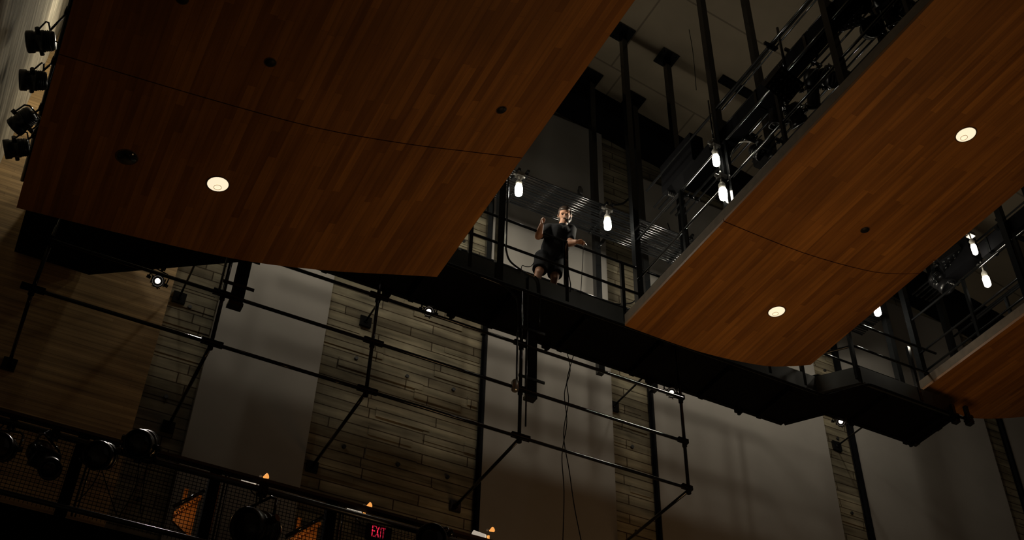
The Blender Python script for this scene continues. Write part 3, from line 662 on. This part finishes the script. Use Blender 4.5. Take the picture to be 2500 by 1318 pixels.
for k, ps in enumerate((((245, 1145), (228, 1180), (195, 1218), (180, 1230)), ((248, 1145), (262, 1190), (285, 1258)), ((340, 1125), (330, 1190), (290, 1262)), ((362, 1125), (350, 1185), (342, 1255)))):
    tube('fixture_cable', ('cable from rail fixture trailing to the lower left', 'cable from rail fixture hanging straight down', 'cable curving left below the round fixture', 'cable falling right below the round fixture')[k], 'cable', [on_y(x, y, BY-.1) for x, y in ps], .0045, 'cable')
# small clip lamps along the rail
for (px, py), l in (((620, 1182), 'leftmost of three small white clip lamps on the gallery rail'), ((876, 1253), 'middle one of three small white clip lamps on the gallery rail'), ((1180, 1313), 'rightmost of three small white clip lamps, cut by bottom edge')):
    p = on_y(px, py, BY+.12); t = thing('clip_lamp', l, 'lamp', p, 'small white lamps above the gallery rail')
    b = MB(); b.cone(p-V((.12, 0, -.025)), p+V((.0, 0, .0)), .030, .042, 14); obj('lamp_shade', b, M['shade'], t)
    b = MB(); b.cyl(p, p+V((.015, 0, -.002)), .041, 14); obj('lamp_end', b, M['whitelight'], t)
    b = MB(); b.prism([(p.x+.045, p.y-.01), (p.x+.065, p.y-.01), (p.x+.065, p.y+.01), (p.x+.045, p.y+.01)], p.z-.045, p.z+.04); obj('amber_glow_bar', b, M['orangelight'], t)  # orange light beside the lamp, put into glowing amber pieces
    q = p+V((.10, .03, .125)); b = MB()
    b.cone(q-V((.018, 0, .008)), q+V((.02, 0, .018)), .008, .028, 12); obj('amber_glow', b, M['orangelight'], t)
    b = MB(); b.ball(q-V((.045, 0, .005)), .013, 10, 6); obj('lamp_knob', b, M['white'], t)
    b = MB(); b.sweep([p+V((-.02, 0, -.02)), p+V((-.03, -.05, -.1)), p+V((0, -.1, -.16))], .006, 6); obj('stem', b, M['black'], t)
# stair side panels glowing in warm light behind the mesh
def stair(a, c, drop, label, seed):
    p, q = on_y(*a, 11.2), on_y(*c, 11.2)
    t = thing('stair_flight', label, 'stairs', p, 'short stair flights behind the gallery mesh')
    b = MB(); b.prism([(p.x, 11.2), (q.x, 11.2), (q.x, 11.24), (p.x, 11.24)], [p.z-.12, q.z-drop, q.z-drop, p.z-.12], [p.z, q.z, q.z, p.z]); obj('side_panel', b, M['ply'], t)
    b = MB(); b.sweep([p+V((-.03, -.03, .02)), q+V((.03, -.03, .04))], .022, 8); obj('handrail', b, M['black'], t)
    b = MB()
    for k in range(12):
        r = p.lerp(q, k/11); b.box((r.x-.015, 11.15, r.z-.075), (r.x+.015, 11.19, r.z-.035))
    obj('step_nosing', b, M['ply'], t)
    b = MB(); r = p.lerp(q, .3); b.box((r.x-.02, 11.2, r.z), (r.x+.02, 11.24, r.z+.2)); obj('newel_post', b, M['ply'], t)
    l = bpy.data.lights.new('stair_lamp', 'POINT'); l.energy = 0.9; l.color = (1, .55, .2); l.shadow_soft_size = .05
    o = bpy.data.objects.new('stair_lamp', l); C.objects.link(o); o.location = (q.x-.15, 10.85, q.z-.25)
stair((428, 1246), (488, 1207), .5, 'amber-lit stair flight behind the mesh, left of the large fixture', 1)
stair((702, 1318), (778, 1272), .5, 'amber-lit stair flight behind the mesh, right of the large fixture', 2)
p, q = on_y(535, 1184, 10.2), on_y(509, 1300, 10.2)
b = MB()  # dotted amber reflection, built as a column of small orange blocks
for k in range(26): r = p.lerp(q, k/25); b.cbox((p.x, 10.2, r.z), (.03, .02, .018))
tag(obj('amber_reflection_strip', b, M['ply'], loc=q), 'vertical dotted amber reflection behind the mesh beside a rail post', 'reflection')
# exit sign
p = on_y(927, 1299, WY-.2)
t = thing('exit_sign', 'black exit sign with red lit letters behind the gallery mesh', 'exit sign', p)
b = MB(); b.box((p.x-.17, WY-.19, p.z-.11), (p.x+.17, WY-.12, p.z+.10)); b.box((p.x-.03, WY-.12, p.z-.03), (p.x+.03, WY-.001, p.z+.03)); obj('sign_box', b, M['matte'], t)
b = MB(); h = .145; wd = .036; y = WY-.197; s = .011
def seg(x0, z0, x1, z1, w=s):
    a = V((x0, y, z0)); c = V((x1, y, z1)); d = c-a; m = Matrix(((d.normalized().x, 0, -d.normalized().z), (0, 1, 0), (d.normalized().z, 0, d.normalized().x)))
    b.cbox((a+c)/2, (d.length+w, .006, w), m)
x = p.x-.10; z0 = p.z-h/2
seg(x, z0, x, z0+h); seg(x, z0, x+wd, z0); seg(x, z0+h/2, x+wd*.8, z0+h/2); seg(x, z0+h, x+wd, z0+h)
x += .052; seg(x, z0, x+wd, z0+h); seg(x, z0+h, x+wd, z0)
x += .06; seg(x, z0, x, z0+h)
x += .024; seg(x+wd/2, z0, x+wd/2, z0+h); seg(x, z0+h, x+wd, z0+h)
obj('lit_letters', b, M['red'], t)

# ------------------------------------------------------------ the person
def remesh(o, v, sm=6):
    r = o.modifiers.new('fuse', 'REMESH'); r.mode = 'VOXEL'; r.voxel_size = v; r.use_smooth_shade = True
    s = o.modifiers.new('soften', 'SMOOTH'); s.factor = .5; s.iterations = sm
PX = on_y(1352, 600, 11.45).x
feet = V((PX-.03, 11.50, DZ))
per = thing('person', 'bearded person in black t-shirt and shorts leaning over the catwalk rail', 'person', feet)
hd = on_y(1379, 527, 11.33)                       # head centre
neck = on_y(1373, 550, 11.38); chest = on_y(1365, 577, 11.42); belly = on_y(1352, 612, 11.45); hip = on_y(1342, 634, 11.50)
shL = on_y(1338, 559, 11.42); shR = on_y(1394, 561, 11.40)
elL = on_y(1314, 577, 11.28); haL = on_y(1322, 549, 11.14)
elR = on_y(1391, 594, 11.25); haR = on_y(1408, 590, 11.0)
knL = on_y(1315, 667, 11.44); knR = on_y(1354, 680, 11.44)
hipL = on_y(1325, 637, 11.50); hipR = on_y(1357, 643, 11.50)
anL = V((knL.x-.03, 11.52, DZ+.09)); anR = V((knR.x+.0, 11.52, DZ+.09))
b = MB()
face = (V((0, 0, 0))-hd); face.z *= .9; face.normalize()      # looks down towards the stage
hz = frame(face)    # local z = facing
side_v = face.cross(V((0, 0, 1))).normalized(); up_v = side_v.cross(face).normalized()
HM = Matrix((side_v, up_v, face)).transposed()
HS = 1.2
def hp(x, y, z): return hd + HM @ (V((x, y, z))*HS)
b.ball(hd, (0.0936, 0.1344, 0.114), 20, 14, HM); b.ball(hp(0, .03, -.015), (0.096, 0.1056, 0.114), 18, 12, HM)
b.ball(hp(0, -.06, .035), (0.0696, 0.066, 0.066), 16, 10, HM)                                    # jaw
b.capsule(hp(0, .015, .09), hp(0, -.022, .112), .013, .02, 10)                               # nose
b.ball(hp(-.032, .032, .085), (0.0312, 0.0108, 0.0168), 10, 6, HM); b.ball(hp(.032, .032, .085), (0.0312, 0.0108, 0.0168), 10, 6, HM)   # brows
b.ball(hp(0, -.055, .088), (0.0312, 0.012, 0.0144), 10, 6, HM)                                    # lips
for k in (-1, 1): b.ball(hp(k*.082, .0, -.005), (0.0144, 0.0384, 0.024), 10, 8, HM)                # ears
b.capsule(hd-V((0, 0, .06)), neck-V((0, 0, .03)), .062, .07)
b.capsule(chest, belly, .15, .15); b.capsule(belly, hip, .15, .15)
for s_, e_, h_ in ((shL, elL, haL), (shR, elR, haR)):
    b.capsule(neck.lerp(chest, .35), s_, .07, .07); b.capsule(s_, e_, .060, .052); b.capsule(e_, e_.lerp(h_, .3), .054, .056); b.capsule(e_.lerp(h_, .3), h_, .056, .033)
for h_, k_, a_ in ((hipL, knL, anL), (hipR, knR, anR)):
    b.capsule(h_, k_, .095, .062); b.capsule(k_, k_.lerp(a_, .35)+V((0, .015, 0)), .058, .062); b.capsule(k_.lerp(a_, .35)+V((0, .015, 0)), a_, .062, .038)
def hand(wr, fwd, palm_n, curl, lens=(.075, .085, .08, .065)):
    """palm and five bent fingers; fwd: wrist to knuckles, palm_n: the way the palm looks"""
    fwd = fwd.normalized(); palm_n = (palm_n - fwd*palm_n.dot(fwd)).normalized(); sd = fwd.cross(palm_n).normalized()
    m = Matrix((sd, fwd, palm_n)).transposed()
    b.ball(wr+fwd*.05, (.042, .052, .018), 12, 8, m)
    for i, L in enumerate(lens):
        base = wr+fwd*(.088-.004*abs(i-1))+sd*(-.032+i*.0215); d = fwd.copy(); p = base; rr = .0098-.0006*i
        for j, f in enumerate((.46, .30, .24)):
            a = curl*(j+.6)*(1+.12*i); dd = (fwd*math.cos(a)+palm_n*math.sin(a)); q = p+dd*L*f; b.capsule(p, q, rr, rr-.0008, 8); p = q; rr -= .0008
    p = wr+fwd*.03-sd*.036; q = p-sd*.022+fwd*.032+palm_n*.012; b.capsule(p, q, .013, .011, 8); b.capsule(q, q+fwd*.028+palm_n*.02+sd*.012, .0105, .009, 8)
hand(haL, V((.05, -.03, 1)), V((.6, -.5, -.2)), 1.15)
hand(haR, V((.95, -.35, -.05)), V((-.1, -.2, -1)), .95)
body = obj('body', b, M['skin'], per); remesh(body, .0085, 3)
b = MB()      # t-shirt
b.capsule(chest+V((-.04, 0, .03)), belly+V((-.03, .0, 0)), .165, .178); b.capsule(chest+V((.05, 0, .03)), belly+V((.04, 0, 0)), .165, .178)
b.capsule(belly, hip+V((0, 0, .04)), .183, .175); b.capsule(shL, shR, .088, .088); b.capsule(neck-V((0, 0, .05)), chest, .085, .15)
for s_, e_ in ((shL, elL), (shR, elR)): b.capsule(s_, s_.lerp(e_, .72), .088, .076)
sh = obj('t_shirt', b, M['shirt'], per); remesh(sh, .012, 6)
b = MB()      # shorts
b.capsule(hipL+V((0, 0, .06)), hipR+V((0, 0, .06)), .135, .135); b.capsule(hip+V((0, 0, .05)), hip-V((0, 0, .03)), .165, .14)
for h_, k_ in ((hipL, knL), (hipR, knR)): b.cone(h_+V((0, 0, .03)), h_.lerp(k_, .76), .128, .114, 18); 
so = obj('shorts', b, M['shorts'], per); remesh(so, .012, 4)
b = MB(); b.ball(hp(0, .052, -.03), (0.1056, 0.1008, 0.1056), 20, 12, HM); b.ball(hp(0, .085, .022), (0.0792, 0.0408, 0.0624), 16, 10, HM)
for k in (-1, 1): b.ball(hp(k*.074, .025, .01), (0.0168, 0.048, 0.036), 10, 8, HM)
ha = obj('hair', b, M['hair'], per); remesh(ha, .009, 3)
b = MB(); b.ball(hp(0, -.070, .038), (.080, .062, .078), 18, 12, HM)
for k in (-1, 1): b.ball(hp(k*.066, -.038, .015), (.022, .056, .045), 12, 8, HM)
b.ball(hp(0, -.030, .098), (.034, .010, .014), 10, 6, HM)
be = obj('beard', b, M['hair'], per); remesh(be, .008, 2)
b = MB()
for k in (-1, 1): b.ball(hp(k*.030, .016, .0875), (0.0168, 0.0084, 0.0108), 10, 6, HM)
obj('eyes', b, M['hole'], per)
for k_, a_ in ((knL, anL), (knR, anR)):
    b = MB(); b.ball((a_.x, 11.47, DZ+.04), (.05, .14, .04), 16, 8); b.ball((a_.x, 11.53, DZ+.07), (.048, .065, .065), 14, 8); sho = obj('shoe', b, M['shorts'], per); remesh(sho, .01, 2)
pn = on_y(1378, 558, 11.2); m = frame(V((-.4, -.9, .1)))
c_ = chest.lerp(neck, .35)+V((.02, -.165, .0))
b = MB(); b.ball(c_, (.045, .006, .011), 12, 6); obj('shirt_print', b, M['print'], per)['label'] = 'small grey chest print'
q = haR+V((.11, -.05, -.02)); b = MB(); b.cyl(q, q+V((.03, -.02, -.07)), .006, 8)
tag(obj('small_tool', b, M['steel'], loc=q), 'small shiny metal tool in the person\'s right-side hand', 'tool')
